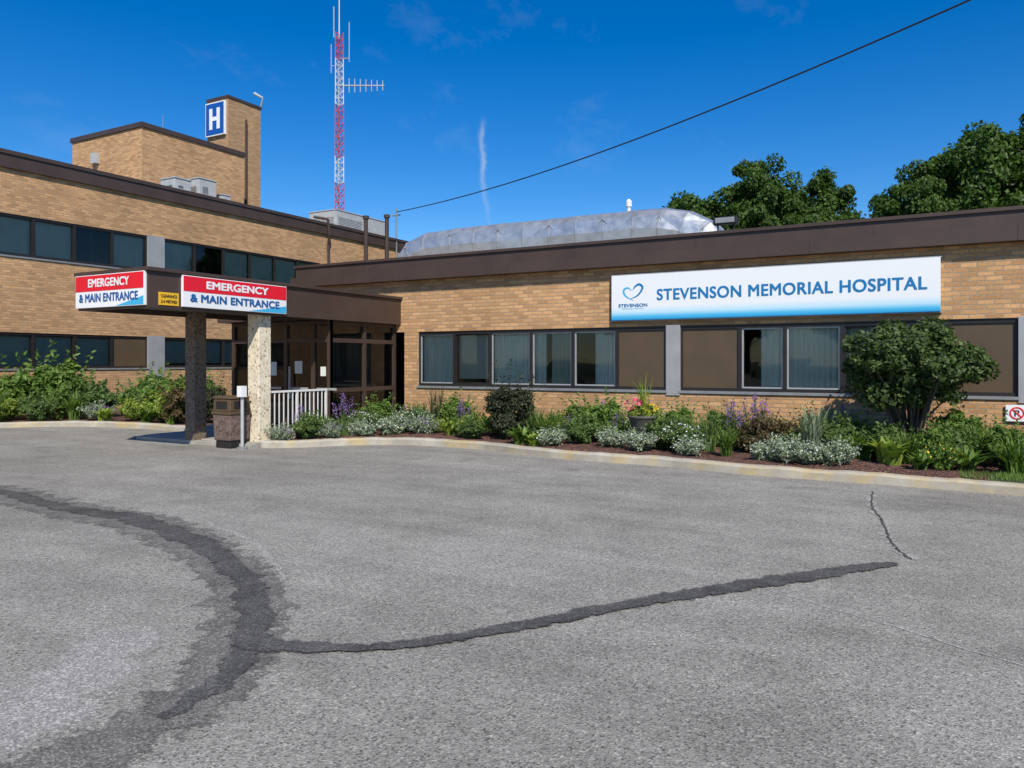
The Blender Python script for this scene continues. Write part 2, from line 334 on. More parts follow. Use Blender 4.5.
# kerbs and beds
K=[(-.12,-2.3),(-.12,-4.1),(.1,-4.28),(.6,-3.9),(1.2,-3.1),(2.1,-2.6),(3.6,-2.55),(5.52,-3.05),(7.23,-3.1),(8.77,-3.37),(10.53,-3.42),(11.85,-3.52),(16,-3.8),(25,-4.3)]
KL=[(-10.1,-30),(-9.9,-12),(-9.6,-7),(-8.9,-4.5),(-7.6,-3.2),(-5.7,-2.85),(-4.3,-2.85),(-3.75,-2.5),(-3.6,-1.6),(-3.6,1)]
def kerb(name,pts,sgn):
    L=catmull([(p[0],p[1],0) for p in pts],8); mb=MB(); prof=[(0,-.01),(0,.10),(.03,.13),(.14,.135),(.15,.13),(.15,-.01)]; k=0
    mb.mi('kerb')
    for i,p in enumerate(L):
        d=(L[min(i+1,len(L)-1)]-L[max(i-1,0)]).normalized(); nr=Vector((-d.y,d.x,0))*sgn
        jz=random.uniform(-.008,.008)
        for a,z in prof: q=p+nr*(a+random.uniform(-.008,.008)); mb.v.append((q.x,q.y,z+(jz if z>0 else 0)))
    m=len(prof)
    for i in range(len(L)-1):
        for j in range(m-1): mb.f.append((i*m+j,i*m+j+1,(i+1)*m+j+1,(i+1)*m+j)); mb.m.append(0)
    mb.obj(name); return L
Lr=kerb('kerb',K,1); Ll=kerb('kerb',KL,1)
def vk(u):
    pts=[(p.x,p.y) for p in Lr if p.y<-2.35 or p.x>0][8:]
    best=-3.0
    for a,b in zip(pts,pts[1:]):
        if min(a[0],b[0])<=u<=max(a[0],b[0]) and b[0]!=a[0]: best=a[1]+(b[1]-a[1])*(u-a[0])/(b[0]-a[0])
    return best
def bedz(u,v): return .10+.045*math.sin(u*1.7+v)*math.sin(v*2.3)+.03
mb=MB(); us=np.arange(-.02,24.5,.15); rows=14; mb.mi('mulch'); mb.mi('grass')
for u in us:
    v0=vk(max(u,.12))+.13
    for j in range(rows):
        t=j/(rows-1); v=v0+(0.02-v0)*t; mb.v.append((u,v,bedz(u,v)*min(1,.75+t*3)+random.uniform(-.012,.012)))
for i in range(len(us)-1):
    for j in range(rows-1):
        mb.f.append((i*rows+j,(i+1)*rows+j,(i+1)*rows+j+1,i*rows+j+1)); mb.m.append(1 if (us[i]>11.4 and j<5) else 0)
mb.obj('mulch_bed')
mb=MB(); mb.face([(p.x-.1,p.y+.1,.10) for p in Ll]+[(-12.69,1,.10),(-12.69,-30,.10)],'mulch'); mb.obj('mulch_bed')
mb=MB(); mb.box(-3.45,-.14,-4.35,-2.1,-.02,.09,'concrete'); mb.box(-3.46,-.15,-4.5,-4.352,-.02,.075,'concrete'); mb.obj('entrance_walkway',bevel=.01)
mb=MB(); mb.face([(-12.6,-2.0,.02),(-3.3,-2.0,.02),(-3.3,25,.02),(-12.6,25,.02)],'grass'); mb.obj('courtyard_lawn')

# ---------------------------------------------------------------- main single-storey building
H=empty('hospital_building')
w=MB(); fb(w,'F',0,24,-.3,0,-.1,1.0,'brick'); fb(w,'F',-3.2,24,-.3,0,2.3,3.5,'brick')
for a0,a1 in ((-0.001,.40),(18.2,24)): fb(w,'F',a0,a1,-.3,-.001,1.0,2.3,'brick')
w.box(23.7,24,.3,14,-.1,3.5,'brick'); w.box(-3.2,24,14,14.3,-.1,3.5,'brick'); w.box(-3.2,-2.9,.3,14,-.1,3.5,'brick')
w.obj('brick_walls',H)
w=MB()
for a0,a1 in ((6.34,6.62),(12.07,12.35)): fb(w,'F',a0,a1,-.2,.025,.95,2.32,'silver')
w.obj('silver_pilaster',H,bevel=.004)
strip(H,'F',[.40,1.376,2.325,3.347,4.332,5.305,6.34],'ADABCp',1.05,2.3,'east')
strip(H,'F',[6.62,7.74,8.54,9.5,10.3,11.1,12.07],'pCAdBp',1.05,2.3,'centre')
strip(H,'F',[12.35,13.4,14.4,15.3,16.3,17.2,18.2],'pADBAp',1.05,2.3,'west')
w=MB(); fb(w,'F',.4,18.2,-.3,-.02,1.001,1.049,'grey'); w.obj('window_sill',H)
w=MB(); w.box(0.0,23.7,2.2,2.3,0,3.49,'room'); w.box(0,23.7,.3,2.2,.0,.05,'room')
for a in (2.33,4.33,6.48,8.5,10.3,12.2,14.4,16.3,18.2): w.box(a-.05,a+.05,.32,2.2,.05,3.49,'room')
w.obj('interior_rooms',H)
w=MB(); w.box(-3.45,24.3,-.22,14.5,3.5,3.73,'brown'); w.box(-3.38,24.2,-.10,14.4,3.732,3.99,'brown'); w.box(-3.42,24.25,-.145,14.45,3.992,4.05,'brown')
w.box(-3.0,23.8,.4,14,4.051,4.06,'roofing')
for i in range(10): w.box(-3.2+i*3.05,-3.19+i*3.05,-.226,-.21,3.5,3.731,'brown'); w.box(-2.2+i*3.05,-2.19+i*3.05,-.106,-.09,3.74,3.99,'brown')
w.obj('roof_fascia',H)

# rooftop duct
D=empty('rooftop_duct')
path=[(-2.4,3.6,3.9),(-2.36,3.6,4.3),(-2.1,3.6,4.6),(-1.6,3.6,4.76)]+[(x,3.6,4.80) for x in np.arange(-.7,5.0,.75)]+[(5.2,3.6,4.77),(5.7,3.6,4.66),(6.1,3.6,4.45),(6.38,3.6,4.15),(6.5,3.6,3.8)]
sec=[(-.60,-.42),(-.66,.0),(-.60,.30),(-.42,.48),(-.1,.55),(.45,.5),(.62,.3),(.62,-.38),(0,-.48)]
mb=MB(); mb.mi('duct'); ns=len(sec); ring=[]
for i,p in enumerate(path):
    a=Vector(path[max(i-1,0)]); b_=Vector(path[min(i+1,len(path)-1)]); t=(b_-a).normalized(); up=Vector((-t.z,0,t.x))
    r_=[]
    for sv,sz in sec:
        q=Vector(p)+Vector((0,1,0))*sv+up*sz; q=Vector((q.x+random.uniform(-.012,.012),q.y+random.uniform(-.03,.03),q.z+random.uniform(-.008,.008))); r_.append(q); mb.v.append(tuple(q))
    ring.append(r_)
for i in range(len(path)-1):
    for j in range(ns):
        A=i*ns+j;B=i*ns+(j+1)%ns;C=(i+1)*ns+(j+1)%ns;E=(i+1)*ns+j
        if i%2: mb.f+=[(A,E,C),(A,C,B)]
        else: mb.f+=[(A,E,B),(B,E,C)]
        mb.m+=[0,0]
mb.obj('foil_duct',D)
mb=MB()
for i in range(len(path)-1):
    for j in (0,1,2,3):
        mb.tube(ring[i][j]+Vector((0,-.004,0)),ring[i][j+1]+Vector((0,-.004,0)),.010,.010,'grey',4)
    a,b_=(ring[i][0],ring[i+1][2]) if i%2 else (ring[i][2],ring[i+1][0])
    mb.tube(a+Vector((0,-.02,0)),b_+Vector((0,-.02,0)),.010,.010,'grey',4)
mb.box(-1,4.8,3.2,4.0,4.06,4.3,'brown')
mb.obj('duct_bands',D)
mb=MB(); mb.box(1.6,3.6,5.2,6.6,4.06,5.58,'silver'); mb.box(1.5,3.7,5.1,6.7,5.581,5.64,'grey'); mb.obj('rooftop_unit',bevel=.02)
mb=MB(); mb.tube((2.9,7.2,4.1),(2.9,7.2,6.25),.06,.06,'white',12).tube((2.9,7.2,6.25),(2.9,7.2,6.42),.09,.09,'white',12).tube((2.9,7.2,6.42),(2.9,7.2,6.48),.09,.03,'white',12); mb.obj('vent_pipe')
mb=MB(); mb.box(7.3,7.33,.1,.13,4.05,4.2,'black'); mb.box(7.60,7.63,.1,.13,4.05,4.2,'black'); mb.box(7.24,7.68,.04,.20,4.2,4.34,'black'); mb.box(7.28,7.64,.02,.038,4.22,4.32,'grey'); mb.obj('floodlight',bevel=.008)

# hospital sign
HS=empty('hospital_sign'); mb=MB(); mb.box(5.25,11.0,-.12,-.02,2.43,3.32,'signface'); mb.obj('sign_panel',HS,bevel=.004)
mb=MB(); mb.box(5.23,11.02,-.10,-.005,2.41,2.428,'silver'); mb.box(5.23,11.02,-.10,-.005,3.322,3.34,'silver'); mb.obj('sign_trim',HS)
R=(math.radians(90),0,0)
text('sign_lettering','STEVENSON MEMORIAL HOSPITAL','teal',4.62,.22,(8.50,-.124,2.91),R,HS,.008,1.07)
text('logo_lettering','STEVENSON','teal',.60,.065,(5.70,-.124,2.72),R,HS,.003)
text('logo_lettering_small','MEMORIAL HOSPITAL','cyan',.46,.026,(5.70,-.124,2.655),R,HS,0)
def swoosh(mb,mat,cx,cz,pts,y,w0):
    L=catmull([(p[0],0,p[1]) for p in pts],8); n=len(L)
    for i in range(n-1):
        def e(k):
            d=(L[min(k+1,n-1)]-L[max(k-1,0)]).normalized(); nr=Vector((-d.z,0,d.x)); ww=w0*math.sin(math.pi*(k+.3)/(n-.4))**.8
            return L[k]+nr*ww,L[k]-nr*ww
        a,b_=e(i); c,d_=e(i+1)
        mb.face([(cx+q.x,y,cz+q.z) for q in (b_,d_,c,a)],mat)
mb=MB(); swoosh(mb,'cyan',5.70,2.96,[(.02,-.15),(-.15,-.05),(-.19,.06),(-.11,.11),(-.02,.05)],-.124,.020)
swoosh(mb,'teal',5.70,2.96,[(-.06,-.12),(.11,-.04),(.20,.10),(.13,.17),(.04,.12),(.0,.05)],-.125,.022); mb.obj('heart_logo',HS)
NP=empty('no_parking_sign'); mb=MB(); mb.box(11.90,12.2,-.05,-.03,.66,.92,'signwhite'); mb.obj('plate',NP,bevel=.003)
mb=MB()
for i in range(24):
    a=2*math.pi*i/24;b_=2*math.pi*(i+1)/24
    mb.face([(12.05+r*math.cos(t),-.056,.79+r*math.sin(t)) for r,t in ((.10,a),(.10,b_),(.078,b_),(.078,a))],'red')
mb.face([(12.05-.072,-.0575,.79+.058),(12.05-.058,-.0575,.79+.072),(12.05+.072,-.0575,.79-.058),(12.05+.058,-.0575,.79-.072)][::-1],'red'); mb.obj('red_ring',NP)
text('letter','P','black',.07,.10,(12.05,-.053,.79),R,NP,.003)

# ---------------------------------------------------------------- two-storey wing
Wg=empty('hospital_wing')
g1=[-5.2+1.25*i for i in range(7)]; g2=[2.95+1.29*i for i in range(7)]; g0=[-13.2+1.25*i for i in range(7)]
w=MB(); Y0,Y1=-22,17
for z0,z1 in ((-.1,1.4),(2.47,4.72),(5.94,7.25)): fb(w,'W',Y0,Y1,-.3,0,z0,z1,'brick')
for z0,z1 in ((1.4,2.47),(4.72,5.94)):
    for a0,a1 in ((Y0,-13.2),(10.69,Y1)): fb(w,'W',a0,a1,-.3,-.001,z0,z1,'brick')
w.box(-26,UL-.3,Y0,Y0+.3,-.1,7.25,'brick'); w.box(-26,UL-.3,Y1-.3,Y1,-.1,7.25,'brick'); w.box(-26.3,-26,Y0,Y1,-.1,7.25,'brick')
w.obj('brick_walls',Wg)
w=MB()
for z0,z1 in ((.1,2.5),(4.65,5.96)):
    for a0,a1 in ((-5.7,-5.2),(2.3,2.95)): fb(w,'W',a0,a1,-.25,.03,z0,z1,'silver')
w.obj('silver_pilaster',Wg,bevel=.004)
for z0,z1,t,k in ((1.4,2.47,'ground_floor',('DDDDDp','DDDDxp','DDdDDp')),(4.72,5.94,'upper_floor',('DDDDxD','DxDDDD','DDDDDD'))):
    strip(Wg,'W',g0,k[2],z0,z1,t+'_south'); strip(Wg,'W',g1,k[0],z0,z1,t+'_mid'); strip(Wg,'W',g2,k[1],z0,z1,t+'_north')
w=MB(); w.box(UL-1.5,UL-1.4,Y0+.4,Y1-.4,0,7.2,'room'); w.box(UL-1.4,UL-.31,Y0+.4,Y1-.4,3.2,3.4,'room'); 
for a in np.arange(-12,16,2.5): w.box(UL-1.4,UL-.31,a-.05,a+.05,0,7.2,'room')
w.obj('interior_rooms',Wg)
w=MB(); w.box(-26.5,UL+.10,Y0-.2,Y1+.2,7.25,7.64,'brown'); w.box(-26.55,UL+.14,Y0-.25,Y1+.25,7.642,7.76,'brown'); w.box(-26,UL-.4,Y0,Y1,7.761,7.77,'roofing'); w.obj('roof_fascia',Wg)
w=MB(); w.box(-19.4,-15,3.7,8.5,7.7,10.4,'brick'); w.box(-19.46,-14.94,3.64,8.56,10.4,10.58,'brown'); w.obj('penthouse',Wg)
w=MB(); w.box(-17.9,-17.6,3.52,3.70,9.35,9.75,'lgrey'); w.obj('wall_light',Wg)
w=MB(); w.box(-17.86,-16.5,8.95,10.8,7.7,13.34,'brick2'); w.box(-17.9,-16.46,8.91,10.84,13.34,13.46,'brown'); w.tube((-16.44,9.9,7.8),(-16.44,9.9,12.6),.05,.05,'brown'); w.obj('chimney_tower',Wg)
w=MB(); w.tube((-16.6,10.7,12.9),(-16.45,10.9,13.9),.04,.04,'grey').tube((-16.45,10.9,13.9),(-16.9,10.8,14.15),.04,.08,'lgrey').tube((-18.3,7.0,10.6),(-18.3,7.0,12.3),.02,.012,'grey'); w.obj('vent_and_aerial',Wg)
HH=empty('hospital_h_sign'); mb=MB(); mb.box(-17.83,-16.6,8.82,8.93,11.72,13.22,'signwhite'); mb.obj('panel',HH); mb=MB(); mb.box(-17.79,-16.64,8.81,8.818,11.77,13.17,'hblue'); mb.obj('blue_face',HH)
mb=MB(); mb.box(-17.55,-17.36,8.79,8.808,12.0,12.94,'signwhite'); mb.box(-17.07,-16.88,8.79,8.808,12.0,12.94,'signwhite'); mb.box(-17.359,-17.071,8.792,8.808,12.38,12.56,'signwhite'); mb.obj('letter',HH)
def ac(name,x0,x1,y0,y1,z0,z1):
    e=empty(name); mb=MB(); mb.box(x0,x1,y0,y1,z0+.08,z1,'lgrey'); mb.box(x0-.03,x1+.03,y0-.03,y1+.03,z1+.001,z1+.05,'lgrey'); mb.box(x0,x1,y0,y1,z0,z0+.078,'grey'); mb.obj('casing',e,bevel=.015)
    mb=MB(); n=6
    for i in range(n):
        z=z0+.25+(z1-z0-.5)*i/n; mb.box(x1+.001,x1+.012,y0+.15,(y0+y1)/2,z,z+.02,'grey'); mb.box(x0+.15,x1-.15,y0-.012,y0-.001,z,z+.02,'grey')
    mb.obj('grille',e)
ac('air_conditioner',-14.2,-13.4,3.9,4.6,7.77,8.35); ac('air_conditioner',-14.3,-13.4,4.95,5.75,7.77,8.55); ac('air_conditioner',-14.1,-13.5,6.1,6.5,7.77,8.15)
ac('rooftop_unit',-15.2,-13.5,12.6,16.2,7.77,8.7)
mb=MB(); mb.tube((-12.4,13.4,4),(-12.4,13.4,8.3),.10,.10,'brown',12).tube((-12.4,13.4,8.3),(-12.4,13.4,8.45),.15,.15,'brown',12); mb.obj('flue_pipe')
mb=MB(); mb.tube((-12.35,14.9,4),(-12.35,14.9,8.6),.10,.10,'brown',12).tube((-12.35,14.9,8.6),(-12.35,14.9,8.75),.15,.15,'brown',12); mb.obj('flue_pipe')
mb=MB(); mb.path([(-13.0,10.6,8.0),(-12.45,10.9,7.9),(-12.45,11.0,7.2),(-12.6,11.1,6.8),(-12.6,11.2,.2)],[.06]*5,'brown',8); mb.obj('downpipe')

# radio mast
MS=empty('radio_mast'); cx,cy=-17.9,17.7; w0=.30; mb=MB()
def leg(i,z): 
    wv=w0*(1-.25*(z-5)/17); t=2*math.pi*i/3+.3; return (cx+wv*math.cos(t),cy+wv*math.sin(t),z)
z=0;k=0
while z<19.6:
    mat='mastwhite' if int(z/2.6)%2==0 else 'mastred'
    if 4<z<13: mat='mastred' if (k%12)<8 else 'mastwhite'
    for i in range(3):
        mb.tube(leg(i,z),leg(i,z+.36),.028,.028,mat,5)
        a,b_=(i,(i+1)%3) if k%2 else ((i+1)%3,i)
        mb.tube(leg(a,z),leg(b_,z+.36),.018,.018,mat,4); mb.tube(leg(i,z),leg((i+1)%3,z),.015,.015,mat,4)
    z+=.36;k+=1
mb.obj('lattice',MS)
mb=MB(); mb.tube((cx,cy,19.5),(cx,cy,23.5),.035,.02,'mastwhite',6); mb.tube((cx+.5,cy+.25,18.2),(cx+.5,cy+.25,20.4),.025,.025,'lgrey',5); mb.tube((cx,cy,18.4),(cx+.5,cy+.25,18.4),.02,.02,'lgrey',5)
mb.tube((cx-.4,cy-.2,17.6),(cx-.4,cy-.2,19.2),.025,.025,'lgrey',5); mb.tube((cx,cy,18),(cx-.4,cy-.2,18),.02,.02,'lgrey',5)
mb.tube((cx-.3,cy-.1,19.6),(cx-.3,cy-.1,21.3),.03,.03,'lgrey',5); mb.tube((cx,cy,19.6),(cx-.3,cy-.1,19.6),.02,.02,'lgrey',5)
rx,ry=.874,.486
mb.tube((cx,cy,16.9),(cx+2.5*rx,cy+2.5*ry,16.9),.04,.035,'lgrey',6)
for i in range(7):
    d=.55+i*.31; mb.tube((cx+d*rx,cy+d*ry,16.9-.40+.02*i),(cx+d*rx,cy+d*ry,16.9+.40-.02*i),.025,.025,'lgrey',5)
mb.obj('antennas',MS)

# ---------------------------------------------------------------- canopy + vestibule
C=empty('entrance_canopy'); cz0,cz1=2.48,3.07
mb=MB(); mb.box(-1.98,-.1,-6.6,-6.52,cz0,cz1,'brown'); mb.box(-.18,-.1,-6.519,-.001,cz0,cz1,'brown'); mb.box(-1.98,-1.9,-6.519,-2.6,cz0,cz1,'brown'); mb.box(-3.3,-.181,-2.6,-2.52,cz0+.002,cz1-.002,'brown'); mb.box(-3.3,-3.22,-2.519,-.001,cz0,cz1,'brown')
mb.box(-2.03,-.05,-6.65,-.002,cz1,cz1+.06,'brown'); mb.box(-3.35,-2.031,-2.65,-.002,cz1,cz1+.06,'brown'); mb.obj('fascia',C,bevel=.005)
mb=MB(); mb.box(-1.899,-.181,-6.518,-2.601,cz0+.10,cz0+.14,'soffit'); mb.box(-3.219,-.181,-2.518,-.002,cz0+.03,cz0+.06,'soffit'); mb.obj('soffit',C)
for (x,y,hw,mt) in ((-.38,-4.05,.15,'pebble'),(-1.80,-4.36,.14,'pebbleshade')):
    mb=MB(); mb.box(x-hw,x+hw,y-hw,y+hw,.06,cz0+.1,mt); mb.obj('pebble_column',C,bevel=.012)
V=empty('entrance_vestibule'); mb=MB(); gm=MB()
ux=-.25; vy=-2.2; zt=cz0+.02
vs=[vy,-1.12,-.04]
for v_ in vs: mb.box(ux-.09,ux,v_-.045,v_+.045,.05,zt,'brown')
for z in (.10,.95,2.02,zt-.10): mb.box(ux-.085,ux-.005,vy+.046,-.086,z,z+.09,'brown')
mb.box(ux-.07,ux-.02,vy+.05,-.09,.0,.10,'brownp')
for a,b_ in zip(vs,vs[1:]): gm.face([(ux-.05,a+.046,.19),(ux-.05,b_-.046,.19),(ux-.05,b_-.046,zt-.1),(ux-.05,a+.046,zt-.1)],'glass')
us_=[-3.2,-2.35,-1.55,-.75,ux-.045]
for u_ in us_: mb.box(u_-.045,u_+.045,vy-.046,vy+.044,.09,zt,'brown')
for z in (.10,2.02,zt-.10):
    mb.box(-3.2,ux-.1,vy-.04,vy+.036,z,z+.08,'brown')
for u_ in (-1.55,-.75,-2.35): mb.box(u_+.12,u_+.68,vy-.05,vy-.042,1.0,1.05,'alu')
for u_ in (-2.2,-1.4): mb.box(u_,u_+.03,vy-.10,vy-.06,.8,1.5,'alu')
for a,b_ in zip(us_,us_[1:]): gm.face([(a+.046,vy-.003,.18),(b_-.046,vy-.003,.18),(b_-.046,vy-.003,zt-.1),(a+.046,vy-.003,zt-.1)],'glass')
mb.box(-3.25,-3.2,vy,-.01,.0,zt,'brown')
mb.obj('frames',V); gm.obj('glass',V)
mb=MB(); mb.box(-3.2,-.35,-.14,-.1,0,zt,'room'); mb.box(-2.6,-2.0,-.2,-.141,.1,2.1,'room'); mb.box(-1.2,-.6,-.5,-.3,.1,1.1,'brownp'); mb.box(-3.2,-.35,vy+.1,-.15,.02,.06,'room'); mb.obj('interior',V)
mb=MB(); mb.box(-1.3,-1.08,vy-.014,vy-.008,1.35,1.62,'paper'); mb.box(-.55,-.40,vy-.014,vy-.008,1.3,1.5,'paper'); mb.box(-2.05,-1.85,vy-.014,vy-.008,1.3,1.6,'paper'); mb.obj('notices',V)

def esign(loc,rot,w,h):
    e=empty('emergency_sign',loc); e.rotation_euler=(0,0,rot)
    mb=MB(); mb.box(-w/2,w/2,-.05,0,-h/2,h/2,'signwhite'); mb.obj('panel',e,bevel=.004)
    mb=MB(); mb.box(-w/2+.012,w/2-.012,-.054,-.0505,.0,h/2-.012,'red'); mb.face([(w*.10,-.052,-h/2+.01),(w/2-.01,-.052,-h/2+.01),(w/2-.01,-.052,-h*.22)],'cyan'); mb.obj('red_band',e)
    text('lettering_top','EMERGENCY','signwhite',w*.60,h*.26,(0,-.057,h*.25),R,e,w*.0042,1.03)
    text('lettering_bottom','& MAIN ENTRANCE','blue',w*.86,h*.26,(-w*.01,-.055,-h*.20),R,e,w*.0038,1.03)
esign((-1.05,-6.605,2.79),0,1.84,.55)
esign((-.095,-4.84,2.79),math.radians(90),2.32,.53)
CL=empty('clearance_sign'); mb=MB(); mb.box(-.098,-.085,-6.42,-6.05,2.53,2.74,'yellow'); mb.obj('plate',CL); 
RS=(math.radians(90),0,math.radians(90))
text('lettering','CLEARANCE','black',.3,.05,(-.083,-6.235,2.68),RS,CL,.002); text('lettering_low','2.4 METRES','black',.3,.05,(-.083,-6.235,2.59),RS,CL,.002)

RL=MB(); x=-.3
RL.box(x-.02,x+.02,-4.0,-2.3,1.0,1.04,'white'); RL.box(x-.02,x+.02,-4.0,-2.3,.22,.26,'white')
for i in range(15): y=-3.98+i*1.66/14; r=.02 if i in(0,7,14) else .009; RL.box(x-r,x+r,y-r,y+r,.1 if r>.01 else .26,.999 ,'white')
RL.obj('railing')
T=empty('litter_bin'); bx,by=-.62,-4.50
def frus(mb,cx,cy,h0,h1,z0,z1,mat):
    a=[(cx+s*h0,cy+t*h0,z0) for s,t in((-1,-1),(1,-1),(1,1),(-1,1))]; b_=[(cx+s*h1,cy+t*h1,z1) for s,t in((-1,-1),(1,-1),(1,1),(-1,1))]
    k=len(mb.v); mb.v+=a+b_; mi=mb.mi(mat)
    for q in ((0,3,2,1),(4,5,6,7),(0,1,5,4),(1,2,6,5),(2,3,7,6),(3,0,4,7)): mb.f.append(tuple(k+i for i in q)); mb.m.append(mi)
zb=.09
mb=MB(); frus(mb,bx,by,.22,.24,zb+.05,.62,'pebbledark'); frus(mb,bx,by,.20,.20,zb-.09,zb+.05,'black'); mb.obj('body',T,bevel=.02)
mb=MB(); frus(mb,bx,by,.255,.255,.62,.68,'brownp'); frus(mb,bx,by,.235,.225,.68,.92,'brownp'); frus(mb,bx,by,.25,.21,.92,.97,'brownp'); mb.obj('lid',T,bevel=.015)
mb=MB(); mb.box(bx-.14,bx+.14,by-.241,by-.22,.73,.87,'black'); mb.box(bx+.22,bx+.241,by-.14,by+.14,.73,.87,'black'); mb.obj('openings',T)
mb=MB(); mb.tube((-.2,-4.62,0),(-.2,-4.62,1.0),.03,.03,'lgrey',10).box(-.26,-.14,-4.69,-4.57,.96,1.16,'signwhite').lathe(-.2,-4.62,[(.1,0),(.1,.03),(.04,.05)],'grey',12); mb.obj('access_button_post')

A=Vector((10.92-.486*38-.874*5.8,-14.41+.874*38-.486*5.8,9.1)); Bp=Vector((30.8,-4.7,12.55))
mb=MB(); pts=[]
for i in range(41):
    t=i/40; p=A.lerp(Bp,t); p.z-=4*1.74*t*(1-t); pts.append(p)
mb.path(pts,[.022]*41,'black',6); mb.obj('overhead_wire')
mb=MB(); mb.tube((A.x,A.y,4),(A.x,A.y,9.3),.05,.04,'grey',8).box(A.x-.25,A.x+.25,A.y-.03,A.y+.03,8.9,8.96,'grey'); mb.obj('service_mast')
mb=MB(); mb.tube((30.8,-4.7,0),(30.8,-4.7,12.8),.17,.12,'wood',12).box(29.8,31.8,-4.75,-4.65,12.2,12.34,'wood'); mb.obj('utility_pole')

# ---------------------------------------------------------------- foliage
def leaves(cent,size,aspect=.5,upbias=.35,out=None,fold=True):
    n=len(cent); nr=rng.normal(size=(n,3)); 
    if out is not None: nr+=out*1.2
    nr[:,2]+=upbias*1.5; nr/=np.linalg.norm(nr,axis=1)[:,None]+1e-9
    a=np.cross(nr,rng.normal(size=(n,3))); a/=np.linalg.norm(a,axis=1)[:,None]+1e-9; b=np.cross(nr,a)
    s=size*rng.uniform(.65,1.3,(n,1)); v=np.stack([cent-a*s,cent-b*s*aspect+nr*s*.12,cent+a*s,cent+b*s*aspect+nr*s*.12],1).reshape(-1,3)
    return v
def leafmesh(name,parts,extra=None):
    vs=[];fs=[];mi=[];k=0;mats=[]
    for v,mat in parts:
        if mat not in mats: mats.append(mat)
        n=len(v)//4; vs.append(v); fs+=(np.arange(n*4).reshape(n,4)+k).tolist(); mi+=[mats.index(mat)]*n; k+=len(v)
    V_=np.concatenate(vs).tolist()
    if extra:
        for f,q in zip(extra.f,extra.m):
            mt=extra.mats[q]
            if mt not in mats: mats.append(mt)
            fs.append([i+k for i in f]); mi.append(mats.index(mt))
        V_+=extra.v
    me=bpy.data.meshes.new(name); me.from_pydata(V_,[],fs)
    for q in mats: me.materials.append(M[q])
    me.polygons.foreach_set('material_index',mi); return me
def sph(n): 
    d=rng.normal(size=(n,3)); d/=np.linalg.norm(d,axis=1)[:,None]; return d
def put(name,me,x,y,z,s=1,rz=None,sz=None):
    o=bpy.data.objects.new(name,me); COL.objects.link(o); o.location=(x,y,z); o.scale=(s,s,sz or s); o.rotation_euler=(0,0,random.uniform(0,6.28) if rz is None else rz); return o
def clumped(ncl,nl,R3,c0,cr,leaf,shell=.55):
    d=sph(ncl); r=rng.uniform(shell,1,(ncl,1))**.7; cc=d*r*np.array(R3)+np.array(c0); out=[];dirs=[]
    for c,dd in zip(cc,d):
        rr=cr*rng.uniform(.6,1.3); q=sph(nl); out.append(c+q*rr*rng.uniform(.2,1,(nl,1))**.5*np.array([1,1,.75])); dirs.append(q*.7+dd*.5)
    return np.concatenate(out),np.concatenate(dirs),cc
def tree_mesh(name,h,rx,crownbase,mat='leaf_tree',leaf=.14,ncl=120,nl=230):
    cz=(h+crownbase)/2; rz=(h-crownbase)/2
    P,dn,cc=clumped(ncl,nl,(rx,rx,rz*.93),(0,0,cz),.82,leaf,.3)
    e=MB(); e.path([(0,0,-.2),(.05,.05,crownbase*.7),(-.1,.05,cz),(.05,-.05,h-1.5)],[.34,.26,.17,.05],'bark',8)
    for c in cc[::2]:
        z0=random.uniform(crownbase*.6,max(crownbase,c[2]-1)); mid=(c[0]*.5,c[1]*.5,(z0+c[2])/2+.1); e.path([(0,0,z0),mid,tuple(c)],[.1,.06,.02],'bark',5)
    return leafmesh(name,[(leaves(P,leaf,.62,.3,dn),mat)],e)
T1=tree_mesh('tree_a',14,3.1,5.2); T2=tree_mesh('tree_b',15,3.5,5.5); T3=tree_mesh('tree_c',13.5,2.7,5)
for me,x,y,s,sz in ((T1,-3.0,33.4,.95,.92),(T3,-.2,35,1.0,.97),(T2,1.8,33.2,.76,.95),(T1,4.5,35,.78,.97),(T3,2.8,37.5,.9,.95),(T3,-5.2,36,.8,.87),(T2,10.0,33.2,.66,.86),(T1,13.2,35,1.0,1.10),(T2,16.8,36.5,1.12,1.06),(T3,12.4,38,1.0,1.08),(T2,20.5,38,1.05,1.1),(T1,25,38,1.1,1.1)):
    put('maple_tree',me,x,y,0,s,None,sz)
for i in range(8): put('maple_tree',(T1,T2,T3)[i%3],-25+i*13+random.uniform(-2,2),-85+random.uniform(-4,4),0,1.5,None,.8)  # unseen row behind the camera, added for the windows to reflect

P,dn,cc=clumped(120,190,(.98,.80,.62),(0,0,1.46),.24,.04,.2)
e=MB()
for c in cc[::3]: e.path([(random.uniform(-.08,.08),random.uniform(-.08,.08),0),(c[0]*.35,c[1]*.35,.5+random.uniform(0,.2)),tuple(c)],[.028,.02,.006],'bark',5)
put('ornamental_tree',leafmesh('ornamental_tree',[(leaves(P,.042,.6,.3,dn),'leaf_bush')],e),10.62,-1.3,.08,1.0,0)

